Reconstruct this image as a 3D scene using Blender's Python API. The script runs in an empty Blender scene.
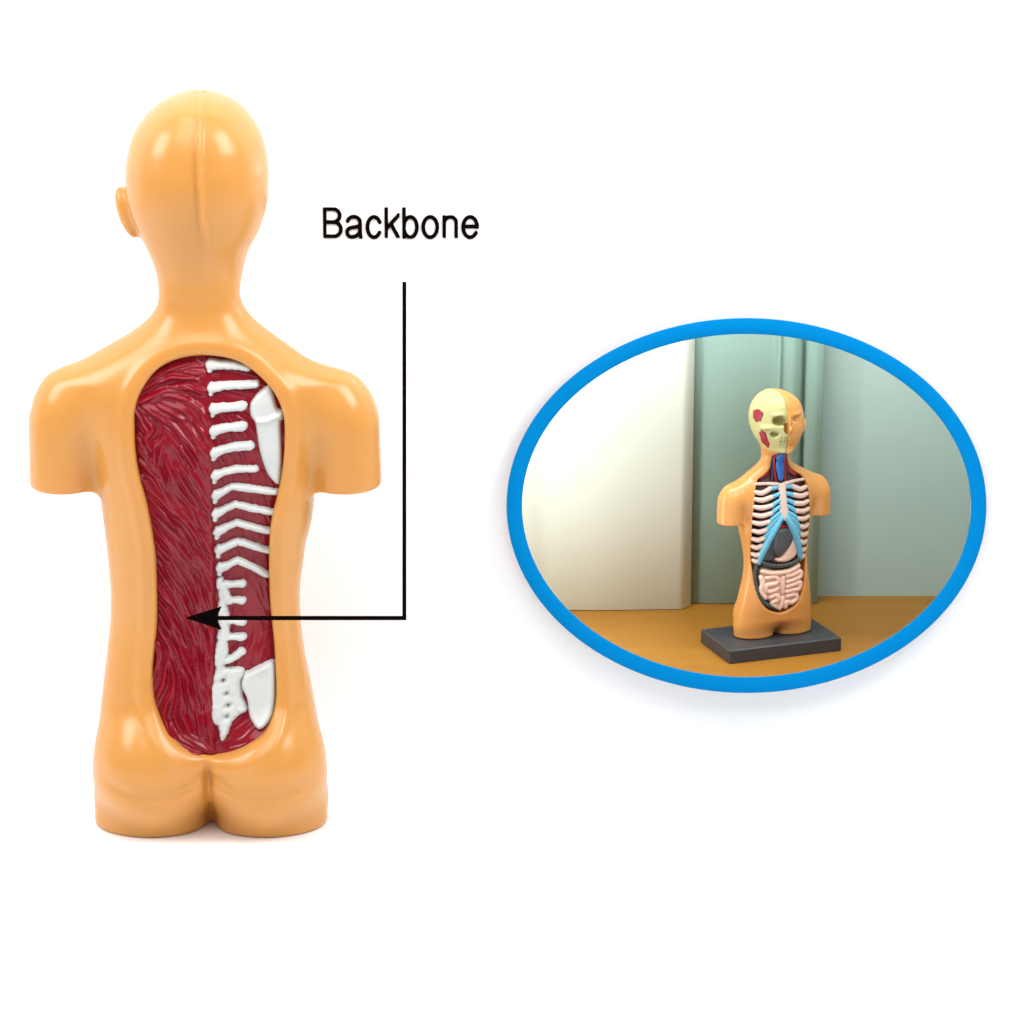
import bpy, math, random
import numpy as np
from mathutils import Vector

# ------------------------------------------------------------------ camera / light / exposure
SC = bpy.context.scene
PITCH = math.radians(16.0)
DIST = 3.2                      # metres from camera to the torso plane (y = 0); 1 px there = 1 mm
SE, CE = math.sin(PITCH), math.cos(PITCH)
Z0 = 0.330                      # height of the aim point
CAMP = np.array([0.512, -DIST * CE, Z0 + DIST * SE])
cam = bpy.data.cameras.new('camera'); cam.sensor_width = 36.0
cam.lens = 36.0 * DIST / 1.024; cam.clip_end = 60
co = bpy.data.objects.new('camera', cam); SC.collection.objects.link(co)
co.location = CAMP.tolist(); co.rotation_euler = (math.pi / 2 - PITCH, 0, 0)
SC.camera = co

W_ = bpy.data.worlds.new('World'); SC.world = W_; W_.use_nodes = True
bg = W_.node_tree.nodes['Background']
bg.inputs[0].default_value = (0.93, 0.98, 1.08, 1); bg.inputs[1].default_value = 0.36

def lamp(name, loc, target, size, power, col=(1, 1, 1), sy=None):
    l = bpy.data.lights.new(name, 'AREA'); l.energy = power; l.color = col
    l.size = size
    if sy: l.shape = 'RECTANGLE'; l.size_y = sy
    o = bpy.data.objects.new(name, l); SC.collection.objects.link(o)
    o.location = loc
    o.rotation_euler = (Vector(target) - Vector(loc)).to_track_quat('-Z', 'Y').to_euler()
    return o
lamp('softbox_left', (-1.05, -0.45, 1.35), (0.15, 0.1, 0.40), 0.60, 13.5, sy=0.75)
lamp('softbox_right', (1.35, -0.50, 1.40), (0.1, 0, 0.42), 0.60, 15, sy=0.75)
lamp('softbox_top', (0.12, -0.80, 1.95), (0.22, 0.1, 0.25), 1.5, 27)
lamp('niche_fill', (0.76, 0.235, 0.68), (0.74, 0.46, 0.06), 0.46, 2.6, (0.95, 1, 1), sy=0.07)  # unseen fill light above the opening, added to brighten the niche
lamp('niche_side_fill', (0.505, 0.250, 0.25), (0.62, 0.46, 0.25), 0.04, 0.75, (0.93, 0.99, 1), sy=0.32)  # unseen fill strip left of the opening, added to brighten the cream curtain

SC.view_settings.view_transform = 'Standard'; SC.view_settings.look = 'None'
SC.view_settings.exposure = 0.0; SC.view_settings.gamma = 1.0
SC.cycles.max_bounces = 8

# ------------------------------------------------------------------ helpers
def W(u, v, y):
    """millimetre point where the sight line through pixel (u, v) meets the plane y (mm)"""
    u = np.asarray(u, float); v = np.asarray(v, float); y = np.asarray(y, float)
    a = (u - 512) / 1000.0 / DIST; b = (512 - v) / 1000.0 / DIST
    dy = CE + b * SE; dz = -SE + b * CE
    t = (y / 1000.0 - CAMP[1]) / dy
    return (CAMP[0] + a * t) * 1000, (CAMP[2] + dz * t) * 1000
def WM(u, v, y):
    x, z = W(u, v, y * 1000); return float(x) / 1000, float(z) / 1000

def tag(o, label=None, cat=None, group=None, kind=None):
    if label: o['label'] = label
    if cat: o['category'] = cat
    if group: o['group'] = group
    if kind: o['kind'] = kind
    return o
def empty(name, loc):
    o = bpy.data.objects.new(name, None); SC.collection.objects.link(o); o.location = loc; return o
def mesh(name, V, F, mat, parent=None, smooth=True, scale=0.001, org=(0, 0, 0)):
    me = bpy.data.meshes.new(name)
    V = (np.asarray(V, float) - np.array(org)) * scale
    F = F.tolist() if hasattr(F, 'tolist') else F
    me.from_pydata(V.tolist(), [], F); me.update()
    me.polygons.foreach_set('use_smooth', [smooth] * len(me.polygons))
    me.materials.append(mat)
    o = bpy.data.objects.new(name, me); SC.collection.objects.link(o)
    if parent: o.parent = parent
    return o

def material(name, col, rough=0.4, spec=0.5, sss=0.0, ssr=(1, .4, .15), bump=0.0, bscale=60, var=0.0, vscale=8, coat=0.0, sscale=0.01):
    m = bpy.data.materials.new(name); m.use_nodes = True
    nt = m.node_tree; p = nt.nodes['Principled BSDF']
    p.inputs['Base Color'].default_value = (*col, 1); p.inputs['Roughness'].default_value = rough
    p.inputs['Specular IOR Level'].default_value = spec
    if sss:
        p.inputs['Subsurface Weight'].default_value = sss; p.inputs['Subsurface Radius'].default_value = ssr
        p.inputs['Subsurface Scale'].default_value = sscale
    if coat: p.inputs['Coat Weight'].default_value = coat; p.inputs['Coat Roughness'].default_value = 0.15
    tc = nt.nodes.new('ShaderNodeTexCoord')
    if var:
        n = nt.nodes.new('ShaderNodeTexNoise'); n.inputs['Scale'].default_value = vscale; n.inputs['Detail'].default_value = 4
        nt.links.new(tc.outputs['Object'], n.inputs['Vector'])
        r = nt.nodes.new('ShaderNodeMix'); r.data_type = 'RGBA'
        r.inputs[6].default_value = (*[c * (1 - var) for c in col], 1)
        r.inputs[7].default_value = (*[min(1, c * (1 + var)) for c in col], 1)
        nt.links.new(n.outputs[0], r.inputs[0]); nt.links.new(r.outputs[2], p.inputs['Base Color'])
    if bump:
        n2 = nt.nodes.new('ShaderNodeTexNoise'); n2.inputs['Scale'].default_value = bscale; n2.inputs['Detail'].default_value = 3
        nt.links.new(tc.outputs['Object'], n2.inputs['Vector'])
        b = nt.nodes.new('ShaderNodeBump'); b.inputs['Strength'].default_value = bump; b.inputs['Distance'].default_value = 0.001
        nt.links.new(n2.outputs[0], b.inputs['Height']); nt.links.new(b.outputs[0], p.inputs['Normal'])
    return m

M = dict(
    white=material('white_sweep', (0.95, 0.955, 0.96), 0.7, 0.2),
    skin=material('peach_plastic', (0.63, 0.285, 0.062), 0.27, 0.5, sss=0.4, ssr=(1, .40, .08), bump=0.10, bscale=25, var=0.03, vscale=6, sscale=0.012),
    skin2=material('peach_plastic_small', (0.66, 0.285, 0.070), 0.28, 0.5, sss=0.15, bump=0.05, bscale=60, sscale=0.004),
    red=material('muscle_red', (0.235, 0.003, 0.012), 0.17, 0.34, var=0.25, vscale=35, bump=0.2, bscale=300),
    bone=material('bone_white', (0.57, 0.58, 0.55), 0.36, 0.4, bump=0.25, bscale=90, var=0.05, vscale=50),
    hole=material('foramen_grey', (0.20, 0.12, 0.12), 0.5),
    black=material('black_print', (0.004, 0.002, 0.002), 0.9, 0.0),
    steel=material('pin_steel', (0.5, 0.5, 0.5), 0.3),
    blue=material('blue_lacquer', (0.0, 0.20, 0.51), 0.7, 0.03),
    slab=material('black_plastic', (0.036, 0.038, 0.043), 0.45, 0.5, bump=0.3, bscale=150, var=0.2, vscale=30),
    skull=material('skull_cream', (0.50, 0.46, 0.20), 0.4, 0.4, var=0.06, vscale=40),
    patch=material('muscle_patch', (0.30, 0.022, 0.035), 0.4, 0.25),
    lining=material('chest_lining', (0.075, 0.012, 0.012), 0.4, var=0.4, vscale=30),
    rib=material('rib_pink', (0.70, 0.49, 0.40), 0.35),
    cart=material('cartilage_blue', (0.13, 0.43, 0.58), 0.35),
    larynx=material('larynx_blue', (0.02, 0.12, 0.42), 0.3, bump=0.3, bscale=120),
    vein=material('vein_dark', (0.03, 0.03, 0.08), 0.3),
    artery=material('artery_red', (0.36, 0.016, 0.012), 0.3),
    organ=material('liver_grey', (0.045, 0.045, 0.047), 0.3),
    colon=material('colon_green_grey', (0.040, 0.055, 0.050), 0.35),
    gut=material('gut_pink', (0.78, 0.50, 0.38), 0.35, var=0.05, vscale=30),
)

# smooth monotone interpolation (pchip)
def pchip(xk, yk, x):
    xk = np.asarray(xk, float); yk = np.asarray(yk, float)
    h = np.diff(xk); d = np.diff(yk) / h
    m = np.zeros_like(xk)
    for i in range(1, len(xk) - 1):
        if d[i - 1] * d[i] > 0:
            w1 = 2 * h[i] + h[i - 1]; w2 = h[i] + 2 * h[i - 1]
            m[i] = (w1 + w2) / (w1 / d[i - 1] + w2 / d[i])
    m[0] = d[0]; m[-1] = d[-1]
    i = np.clip(np.searchsorted(xk, x) - 1, 0, len(h) - 1)
    t = np.clip((x - xk[i]) / h[i], 0, 1)
    return ((2*t**3 - 3*t**2 + 1) * yk[i] + (t**3 - 2*t**2 + t) * h[i] * m[i]
            + (-2*t**3 + 3*t**2) * yk[i+1] + (t**3 - t**2) * h[i] * m[i+1])
def smin(a, b, k):
    h = np.clip(0.5 + 0.5 * (b - a) / k, 0, 1); return b * (1 - h) + a * h - k * h * (1 - h)
def smax(a, b, k): return -smin(-a, -b, k)

def net(fn, lo, hi, step, proj=2):
    """naive surface nets of fn(x, y, z) < 0, vertices then projected on the exact surface"""
    ax = [np.arange(lo[i], hi[i] + step, step) for i in range(3)]
    n = [len(a) for a in ax]
    X, Y, Z = np.meshgrid(*ax, indexing='ij')
    F = fn(X.ravel(), Y.ravel(), Z.ravel()).reshape(n).astype(np.float64)
    S = F < 0
    c = np.zeros([k - 1 for k in n], np.int8)
    for i in (0, 1):
        for j in (0, 1):
            for k in (0, 1):
                c += S[i:n[0]-1+i, j:n[1]-1+j, k:n[2]-1+k]
    act = (c > 0) & (c < 8)
    idx = -np.ones(act.shape, np.int64); I = np.argwhere(act); idx[act] = np.arange(len(I))
    P = np.zeros((len(I), 3)); cnt = np.zeros(len(I))
    cor = [(i, j, k) for i in (0, 1) for j in (0, 1) for k in (0, 1)]
    for a in cor:
        for b in cor:
            if sum(b) - sum(a) == 1 and all(q >= p for p, q in zip(a, b)):
                fa = F[I[:, 0]+a[0], I[:, 1]+a[1], I[:, 2]+a[2]]; fb = F[I[:, 0]+b[0], I[:, 1]+b[1], I[:, 2]+b[2]]
                m = (fa < 0) != (fb < 0)
                t = np.where(m, fa / np.where(fa - fb == 0, 1, fa - fb), 0)
                p = np.array(a)[None] + t[:, None] * (np.array(b) - np.array(a))[None]
                P[m] += p[m]; cnt[m] += 1
    P = (P / cnt[:, None] + I) * step + np.array(lo)[None]
    quads = []
    for d in range(3):
        e1, e2 = (d + 1) % 3, (d + 2) % 3
        sl0 = [slice(None)] * 3; sl1 = [slice(None)] * 3
        sl0[d] = slice(0, n[d] - 1); sl1[d] = slice(1, n[d])
        for e in (e1, e2):
            sl0[e] = slice(1, n[e] - 1); sl1[e] = slice(1, n[e] - 1)
        A = S[tuple(sl0)]; B = S[tuple(sl1)]
        Q = np.argwhere(A != B)
        if not len(Q): continue
        inside_first = A[tuple(Q.T)]
        base = Q.copy(); base[:, e1] += 1; base[:, e2] += 1
        def cell(o1, o2):
            q = base.copy(); q[:, e1] += o1; q[:, e2] += o2
            return idx[q[:, 0], q[:, 1], q[:, 2]]
        q4 = np.stack([cell(-1, -1), cell(0, -1), cell(0, 0), cell(-1, 0)], 1)
        q4[~inside_first] = q4[~inside_first][:, ::-1]
        quads.append(q4)
    Qd = np.concatenate(quads)
    for _ in range(proj):
        h = step * 0.25
        x, y, z = P.T
        f0 = fn(x, y, z)
        g = np.stack([fn(x+h, y, z) - f0, fn(x, y+h, z) - f0, fn(x, y, z+h) - f0], 1) / h
        g2 = (g**2).sum(1) + 1e-6
        s = -(f0 / g2)[:, None] * g
        l = np.linalg.norm(s, axis=1, keepdims=True); s *= np.minimum(1, step * 0.5 / (l + 1e-9))
        P = P + s * 0.9
    return P, Qd

def spline2(pts, n=8):
    """closed Catmull-Rom through 2D points"""
    p = np.asarray(pts, float); out = []
    for i in range(len(p)):
        a, b, c, d = p[i-1], p[i], p[(i+1) % len(p)], p[(i+2) % len(p)]
        for t in np.arange(n) / n:
            out.append(0.5 * (2*b + (c-a)*t + (2*a-5*b+4*c-d)*t*t + (3*b-a-3*c+d)*t**3))
    return np.array(out)
def polydist(px, pz, poly):
    """signed distance, positive inside"""
    best = np.full(px.shape, 1e9); ins = np.zeros(px.shape, bool)
    n = len(poly)
    for i in range(n):
        ax, az = poly[i]; bx, bz = poly[(i+1) % n]
        ex, ez = bx - ax, bz - az; L = ex*ex + ez*ez + 1e-9
        t = np.clip(((px-ax)*ex + (pz-az)*ez) / L, 0, 1)
        best = np.minimum(best, (px-ax-t*ex)**2 + (pz-az-t*ez)**2)
        cr = ((az > pz) != (bz > pz)) & (px < (bx-ax) * (pz-az) / (bz-az+1e-12) + ax)
        ins ^= cr
    d = np.sqrt(best); return np.where(ins, d, -d)
class DMap:
    def __init__(s, poly, lo, hi, st=1.5):
        s.lo, s.st = lo, st
        s.nx = int((hi[0]-lo[0]) / st) + 2; s.nz = int((hi[1]-lo[1]) / st) + 2
        X, Z = np.meshgrid(lo[0] + np.arange(s.nx)*st, lo[1] + np.arange(s.nz)*st, indexing='ij')
        s.D = polydist(X, Z, poly)
    def __call__(s, x, z):
        i = np.clip((x - s.lo[0]) / s.st, 0, s.nx - 1.001); j = np.clip((z - s.lo[1]) / s.st, 0, s.nz - 1.001)
        i0 = i.astype(int); j0 = j.astype(int); a = i - i0; b = j - j0; D = s.D
        return (D[i0, j0]*(1-a)*(1-b) + D[i0+1, j0]*a*(1-b) + D[i0, j0+1]*(1-a)*b + D[i0+1, j0+1]*a*b)

# ------------------------------------------------------------------ the torso's form (local millimetres)
# row (picture row on the plane y = 0), left, right outline
OUT = [(91.2, 191, 206), (92.5, 183, 213), (95, 174, 222), (98.5, 166, 230), (107, 154, 242), (117, 144, 251), (130, 135.5, 259.5), (147, 129.5, 265.5),
       (173, 126, 269), (191, 127, 268.5), (210, 131, 265.5), (228, 137.5, 260), (254, 149, 247), (280, 158, 241), (292, 159.5, 240), (303, 158, 243), (317, 149, 253),
       (332, 129, 272), (343, 110, 288), (355, 89, 305), (366, 71, 325), (377, 62, 337), (392, 66, 336), (410, 78, 328), (440, 92, 318), (475, 99, 314), (490, 101, 314.5),
       (518, 104, 312), (543, 107, 306), (570, 109.5, 302), (594, 111, 299.5), (617, 110.5, 300), (653, 107, 304), (687, 103, 311), (730, 99, 319),
       (772, 96.3, 325.5), (795, 94.8, 328.5), (812, 95.5, 327.5)]
DEP = [(91.2, -8, 6), (92.5, -24, 22), (95, -34, 32), (98.5, -44, 42), (107, -58, 55), (117, -66, 62), (130, -73, 68), (147, -78, 72), (173, -81, 75), (191, -79, 76), (210, -73, 76),
       (228, -64, 74), (250, -53, 68), (262, -48, 65), (272, -45, 58), (280, -44, 46), (286, -44, 35), (303, -43, 32), (317, -46, 33), (332, -52, 36), (355, -60, 42),
       (377, -66, 50), (395, -70, 57), (432, -73, 65), (460, -72, 69), (490, -68, 70), (540, -58, 65), (594, -50, 60), (617, -48, 60), (653, -51, 62), (687, -56, 63),
       (730, -62, 62), (772, -64, 58), (800, -61, 56), (812, -59, 55)]
EXP = [(91, 2.0), (150, 2.05), (250, 2.1), (303, 2.0), (355, 1.9), (395, 2.1), (440, 2.5), (540, 2.5), (620, 2.4), (700, 2.4), (812, 2.5)]
def rz(v): return W(205.0, v, 0)[1]
_o = np.array(OUT); _xl, _zl = W(_o[:, 1], _o[:, 0], 0); _xr, _zr = W(_o[:, 2], _o[:, 0], 0)
_zz = np.linspace(-10, _zl[0], 3000)
_C = (_xl + _xr) / 2; _Wd = (_xr - _xl) / 2
_s = slice(None, None, -1)
TC = pchip(_zl[_s], _C[_s], _zz)
TW = np.sqrt(np.maximum(pchip(_zl[_s], (_Wd**2)[_s], _zz), 1))
_d = np.array(DEP); _zd = rz(_d[:, 0])
_yc = (_d[:, 1] + _d[:, 2]) / 2; _yd = (_d[:, 2] - _d[:, 1]) / 2
TYC = pchip(_zd[_s], _yc[_s], _zz); TYD = np.sqrt(np.maximum(pchip(_zd[_s], (_yd**2)[_s], _zz), 1))
_e = np.array(EXP); TP = pchip(rz(_e[:, 0])[_s], _e[:, 1][_s], _zz)
# a light blur keeps the lofts free of bands
def blur(a, n):
    k = np.hanning(n); k /= k.sum(); return np.convolve(np.pad(a, n//2, mode='edge'), k, 'same')[n//2:-(n//2)]
_nb = 61
for _n in ('TC', 'TYC', 'TP'): globals()[_n] = blur(globals()[_n], _nb)
_msk = np.clip((_zz[-1] - _zz - 25) / 20, 0, 1)
TW = TW * (1 - _msk) + blur(TW, _nb)[:len(TW)] * _msk; TYD = TYD * (1 - _msk) + blur(TYD, _nb)[:len(TYD)] * _msk
ZTOP = float(_zl[0])
ZA = float(rz(484))           # arm cut
ZB = 0.0
def PX(u, v): return float(W(u, v, 0)[0])
_mr = [92, 213, 300, 355, 500, 620, 757, 812]; _mu = [199, 199.5, 201, 204.5, 208.5, 209, 213, 213]
_mz = np.array([rz(a) for a in _mr])[::-1]; _mx = np.array([PX(a, b) for a, b in zip(_mu, _mr)])[::-1]
def mid(z): return np.interp(z, _mz, _mx)
XAL, XAR = PX(66, 445), PX(344.5, 445); XBL, XBR = PX(157, 765), PX(268, 765); XE = PX(126.8, 213)
XS0, XS1 = float(W(200.5, 100, -50)[0]), float(W(205, 235, -66)[0]); ZS0, ZS1 = float(rz(95)), float(rz(235))
def at(v, a): return np.interp(v, _zz, a)

def ell(x, y, z, c, r):
    q = np.sqrt(((x-c[0])/r[0])**2 + ((y-c[1])/r[1])**2 + ((z-c[2])/r[2])**2)
    return (q - 1) * min(r)
ZCL = float(rz(737)); ZF = float(rz(770)); ZLB = float(rz(790)); ZE = float(rz(213)); ZG = float(rz(748))
def body(x, y, z, bt=1.0):
    zc = np.clip(z, -10, ZTOP)
    c, w, yc, yd, p = at(zc, TC), at(zc, TW), at(zc, TYC), at(zc, TYD), at(zc, TP)
    q = (np.abs((x-c)/w)**p + np.abs((y-yc)/yd)**p) ** (1/p)
    f = (q - 1) * np.minimum(w, yd)
    lm = np.clip((ZLB - z) / 50 + 0.5, 0, 1); lm = lm*lm*(3-2*lm)
    fl = None
    for sg in (-1, 1):
        e = (np.sqrt(((x-c-sg*w*0.49)/(w*0.51))**2 + ((y-yc)/(yd*0.84))**2) - 1) * w*0.5
        fl = e if fl is None else smin(fl, e, 10)
    f = f*(1-lm) + fl*lm
    f = np.where(z > ZTOP, np.maximum(f, z - ZTOP + np.maximum(f, 0)), f)
    # upper arms: elliptical stumps with round tops, cut flat
    for ax, s in ((XAL, -1), (XAR, 1)):
        zt = float(rz(425))
        up = np.maximum(z - zt, 0)
        axx = ax + s * (zt - np.minimum(z, zt)) * 0.02
        a = np.sqrt(((x-axx)/35.5)**2 + ((y+2)/42.0)**2 + (up/47.0)**2)
        fa = (a - 1) * 35.5
        fa = smax(fa, ZA - z, 5)
        f = np.where(z < ZA - 14, np.minimum(f, fa), smin(f, fa, 14.0 + 12*np.clip((z-ZA-20)/60, 0, 1)))
    # buttocks
    for bx in (XBL, XBR):
        f = smin(f, ell(x, y, z, (bx, -27*bt, ZG - 9), (57*(0.5+0.5*bt), 56*bt, 62*bt)), 16)
    # ear
    f = smin(f, (np.sqrt(((x-(XE-(z-ZE)*0.26))/9.5)**2 + ((y-4)/14.0)**2 + ((z-ZE)/25.0)**2) - 1)*8, 7)
    # seam on the head, cleft, spine furrow
    back = np.clip(-y / 20, 0, 1)
    hm = np.clip((z - rz(243)) / 35, 0, 1)
    sx = x - np.interp(z, [ZS1, ZS0], [XS1, XS0])
    f = f - hm * (3.3*np.exp(-(sx/2.2)**2) - 1.0*np.exp(-((sx+4.5)/2.6)**2)) * np.clip((back+0.4), 0, 1)
    gm = np.clip((ZCL - z) / 20, 0, 1); gx_ = x - mid(z)
    f = f + gm * back * (8*np.exp(-(gx_/4.2)**2) + 5*np.exp(-(gx_/15)**2))
    for bx in (XBL, XBR):
        sg = -1 if bx < 200 else 1; u = (x - bx - sg*-2)/50.0
        zf = ZF + 11*u*u
        f = f + back * 3.6*np.exp(-((z-zf)/7.0)**2) * np.clip((1.1-np.abs(u))/0.4, 0, 1)
    gf = np.clip((rz(795) - z) / 30, 0, 1) * np.clip(y/20, 0, 1)
    f = f + gf * 16*np.exp(-(gx_/8)**2)
    return smax(f, ZB - z, 5)

def surf_y(fn, x, z, front=False):
    sh = np.shape(x); x = np.ravel(x); z = np.ravel(z)
    ys = np.arange(-125, 4, 3.0); ys = -ys if front else ys
    F = np.stack([fn(x, np.full_like(x, yy), z) for yy in ys], 0)
    s = F < 0; k = np.argmax(s, 0); none = ~s.any(0); k = np.clip(k, 1, len(ys)-1)
    i = np.arange(len(x)); f1 = F[k-1, i]; f2 = F[k, i]
    y = ys[k-1] + (ys[k]-ys[k-1]) * np.clip(f1/(f1-f2+1e-9), 0, 1)
    y[none] = 0
    return y.reshape(sh)

def on_back(pts):
    """picture points lying on the torso's back -> local (x, z)"""
    p = np.asarray(pts, float); y = np.full(len(p), -60.0)
    for _ in range(4):
        x, z = W(p[:, 0], p[:, 1], y); y = surf_y(body, x, z) + 6
    return np.stack([x, z], 1)

# ------------------------------------------------------------------ big torso, seen from behind
WIN = [(204, 355), (232, 359), (253, 370.5), (273, 391), (283, 414), (284.5, 442), (282, 472), (277, 497), (271, 523), (269, 556), (269.5, 594),
       (271.5, 620), (274, 645), (275.5, 673), (276, 696), (272.5, 716), (264, 735), (247, 748), (230, 755), (213, 757.5), (193, 754), (173.5, 741), (161, 721),
       (154, 701), (152, 673), (154.5, 645), (156.5, 617), (156, 577), (153.6, 543), (146.5, 505), (137, 467), (134, 436), (134.5, 411), (141, 391), (156, 370.5), (177, 359)]
winp = spline2(on_back(WIN), 5)
dwin = DMap(winp, (60, 20), (350, 560))
def torso_back(x, y, z):
    f = body(x, y, z)
    d = dwin(x, z)
    inb = np.clip(-(y + 12) / 10, 0, 1)
    f = f - inb * 1.6*np.exp(-((d+12.5)/5.0)**2)
    cut = np.maximum(np.maximum(-(d - 0.5), -(f + 19)), y + 12)
    return smax(f, -cut, 9)

T = empty('torso_model', (0, 0, 0))
tag(T, 'large peach plastic torso model seen from behind, with red back muscles and white backbone exposed', 'anatomy model')
V, F = net(torso_back, (22, -96, -6), (388, 92, ZTOP + 6), 2.0)
skin = mesh('skin_shell', V, F, M['skin'], T)

# muscle floor as a relief over the window
ST = 0.8
gx = np.arange(winp[:, 0].min() - 6, winp[:, 0].max() + 6, ST); gz = np.arange(winp[:, 1].min() - 6, winp[:, 1].max() + 6, ST)
GX, GZ = np.meshgrid(gx, gz, indexing='ij')
BY = surf_y(body, GX[::4, ::4], GZ[::4, ::4])
def up4(A, shp):
    i = np.linspace(0, A.shape[0]-1, shp[0]); j = np.linspace(0, A.shape[1]-1, shp[1])
    # true positions: sample index / 4
    i = np.minimum(np.arange(shp[0]) / 4.0, A.shape[0]-1.001); j = np.minimum(np.arange(shp[1]) / 4.0, A.shape[1]-1.001)
    i0 = i.astype(int); j0 = j.astype(int); a = (i-i0)[:, None]; b = (j-j0)[None]
    return A[i0][:, j0]*(1-a)*(1-b) + A[i0+1][:, j0]*a*(1-b) + A[i0][:, j0+1]*(1-a)*b + A[i0+1][:, j0+1]*a*b
BY = up4(BY, GX.shape)
DW = dwin(GX, GZ)
rng = np.random.default_rng(7)
def blur2(A, n):
    k = np.hanning(n+2)[1:-1]; k /= k.sum()
    A = np.apply_along_axis(lambda r: np.convolve(np.pad(r, n//2, mode='edge'), k, 'valid'), 0, A)
    return np.apply_along_axis(lambda r: np.convolve(np.pad(r, n//2, mode='edge'), k, 'valid'), 1, A)
# direction field of the fibres: picture point, direction
FD = [((148, 388), (1, -.75)), ((165, 372), (1, -.5)), ((185, 364), (1, -.25)), ((200, 362), (1, -.05)), ((160, 392), (1, -.35)), ((178, 385), (1, 0.0)), ((198, 385), (1, .45)),
      ((172, 402), (1, .25)), ((190, 402), (1, .7)), ((203, 420), (.5, 1)), ((160, 412), (1, .55)), ((178, 425), (1, 1)), ((192, 445), (.65, 1)), ((205, 460), (.35, 1)),
      ((143, 425), (.7, 1)), ((142, 445), (.7, 1)), ((152, 440), (.9, -.9)), ((160, 460), (.25, -1)), ((166, 480), (.1, 1)), ((150, 478), (1, .9)), ((145, 468), (1, .95)), ((175, 470), (.7, 1)),
      ((160, 510), (1, 1.05)), ((180, 520), (.8, 1)), ((203, 530), (.35, 1)), ((160, 550), (.75, 1)), ((185, 570), (.6, 1)), ((205, 590), (.25, 1)), ((165, 600), (.6, 1)),
      ((190, 630), (.4, 1)), ((165, 640), (.5, 1)), ((207, 660), (.1, 1)), ((180, 670), (.5, 1)), ((160, 670), (.3, -1)), ((160, 695), (.45, -1)), ((170, 705), (.4, -1)),
      ((190, 700), (.25, 1)), ((200, 730), (.1, 1)), ((175, 725), (.45, 1)), ((190, 745), (.8, .4)),
      ((225, 600), (.1, 1)), ((250, 590), (.25, 1)), ((255, 620), (.25, 1)), ((262, 650), (-.2, 1)), ((245, 650), (-.5, 1)), ((230, 745), (1, -.4)), ((255, 735), (1, -.8)),
      ((230, 380), (1, .15)), ((230, 400), (.9, .3)), ((225, 440), (.3, 1)), ((245, 480), (.3, 1)), ((240, 520), (.2, 1)), ((260, 560), (.15, 1)), ((270, 470), (.4, 1))]
fp = on_back([a for a, _ in FD])
fa = np.array([2*math.atan2(-b[1], b[0]) for _, b in FD])
def direction(x, z):
    w = 1.0 / (((x-fp[:, 0])**2 + (z-fp[:, 1])**2) + 20)**1.6
    return 0.5 * math.atan2((w*np.sin(fa)).sum(), (w*np.cos(fa)).sum())
MIDP = on_back([(204, 354), (206, 380), (208, 420), (210, 470), (211, 530), (212, 580), (213, 640), (213, 700), (213, 758)])
def midx(z): return np.interp(z, MIDP[::-1, 1], MIDP[::-1, 0])
H = np.zeros_like(GX); LOW = np.zeros_like(GX)
def stamp(A, pts, wid, hgt):
    n = len(pts)
    for i, (x, z) in enumerate(pts):
        t = i / (n-1); e = math.sin(math.pi * t) ** 0.45
        i0 = int((x-gx[0])/ST); j0 = int((z-gz[0])/ST); r = int(3*wid/ST) + 1
        if i0-r < 0 or j0-r < 0 or i0+r >= A.shape[0] or j0+r >= A.shape[1]: continue
        sx = GX[i0-r:i0+r+1, j0-r:j0+r+1] - x; sz = GZ[i0-r:i0+r+1, j0-r:j0+r+1] - z
        g = hgt * e * np.exp(-(sx**2 + sz**2) / (wid*wid*(0.4+0.6*e)))
        S = A[i0-r:i0+r+1, j0-r:j0+r+1]; np.maximum(S, g, out=S)
cells = [(x, z) for x in np.arange(gx[0]+2, gx[-1]-2, 8.0) for z in np.arange(gz[0]+2, gz[-1]-2, 20)]
rng.shuffle(cells)
for (x, z) in cells:
    x += rng.uniform(-3, 3); z += rng.uniform(-7, 7)
    if float(dwin(np.array([x]), np.array([z]))[0]) < -3: continue
    left = x < midx(z)
    L = rng.uniform(14, 34) if left else rng.uniform(8, 20)
    P = [(x, z)]
    for sgn in (1, -1):
        px, pz = x, z; seg = []
        for k in range(int(L / 1.0)):
            a = direction(px, pz) + 0.12*math.sin(k*0.3 + x)
            if seg or P:
                dx, dz = math.cos(a), math.sin(a)
                ref = (seg[-1][0]-(seg[-2][0] if len(seg) > 1 else x), seg[-1][1]-(seg[-2][1] if len(seg) > 1 else z)) if seg else (sgn*dx, sgn*dz)
                if dx*ref[0] + dz*ref[1] < 0: dx, dz = -dx, -dz
            px += dx; pz += dz
            if left and px > midx(pz) - 1.5: break
            if (not left) and px < midx(pz) + 3: break
            seg.append((px, pz))
        P = P + seg if sgn == 1 else seg[::-1] + P
    if len(P) < 6: continue
    if left: stamp(H, P, rng.uniform(1.9, 3.3), rng.uniform(2.2, 6.4))
    else: stamp(H, P, rng.uniform(0.8, 1.2), rng.uniform(0.7, 1.8))
big = blur2(rng.normal(size=GX.shape), 41) * 18
side = 1 / (1 + np.exp((GX - midx(GZ)) / 1.2))         # 1 on the left half
ridge = 1.8 * np.exp(-((GX - midx(GZ)) / 2.2)**2)
MH = H + big * 0.8 + 3.0 * side + ridge
MY = BY + 15.0 - MH - 3.5 * np.clip(1 - DW / 14, 0, 1)**2 * 0
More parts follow.
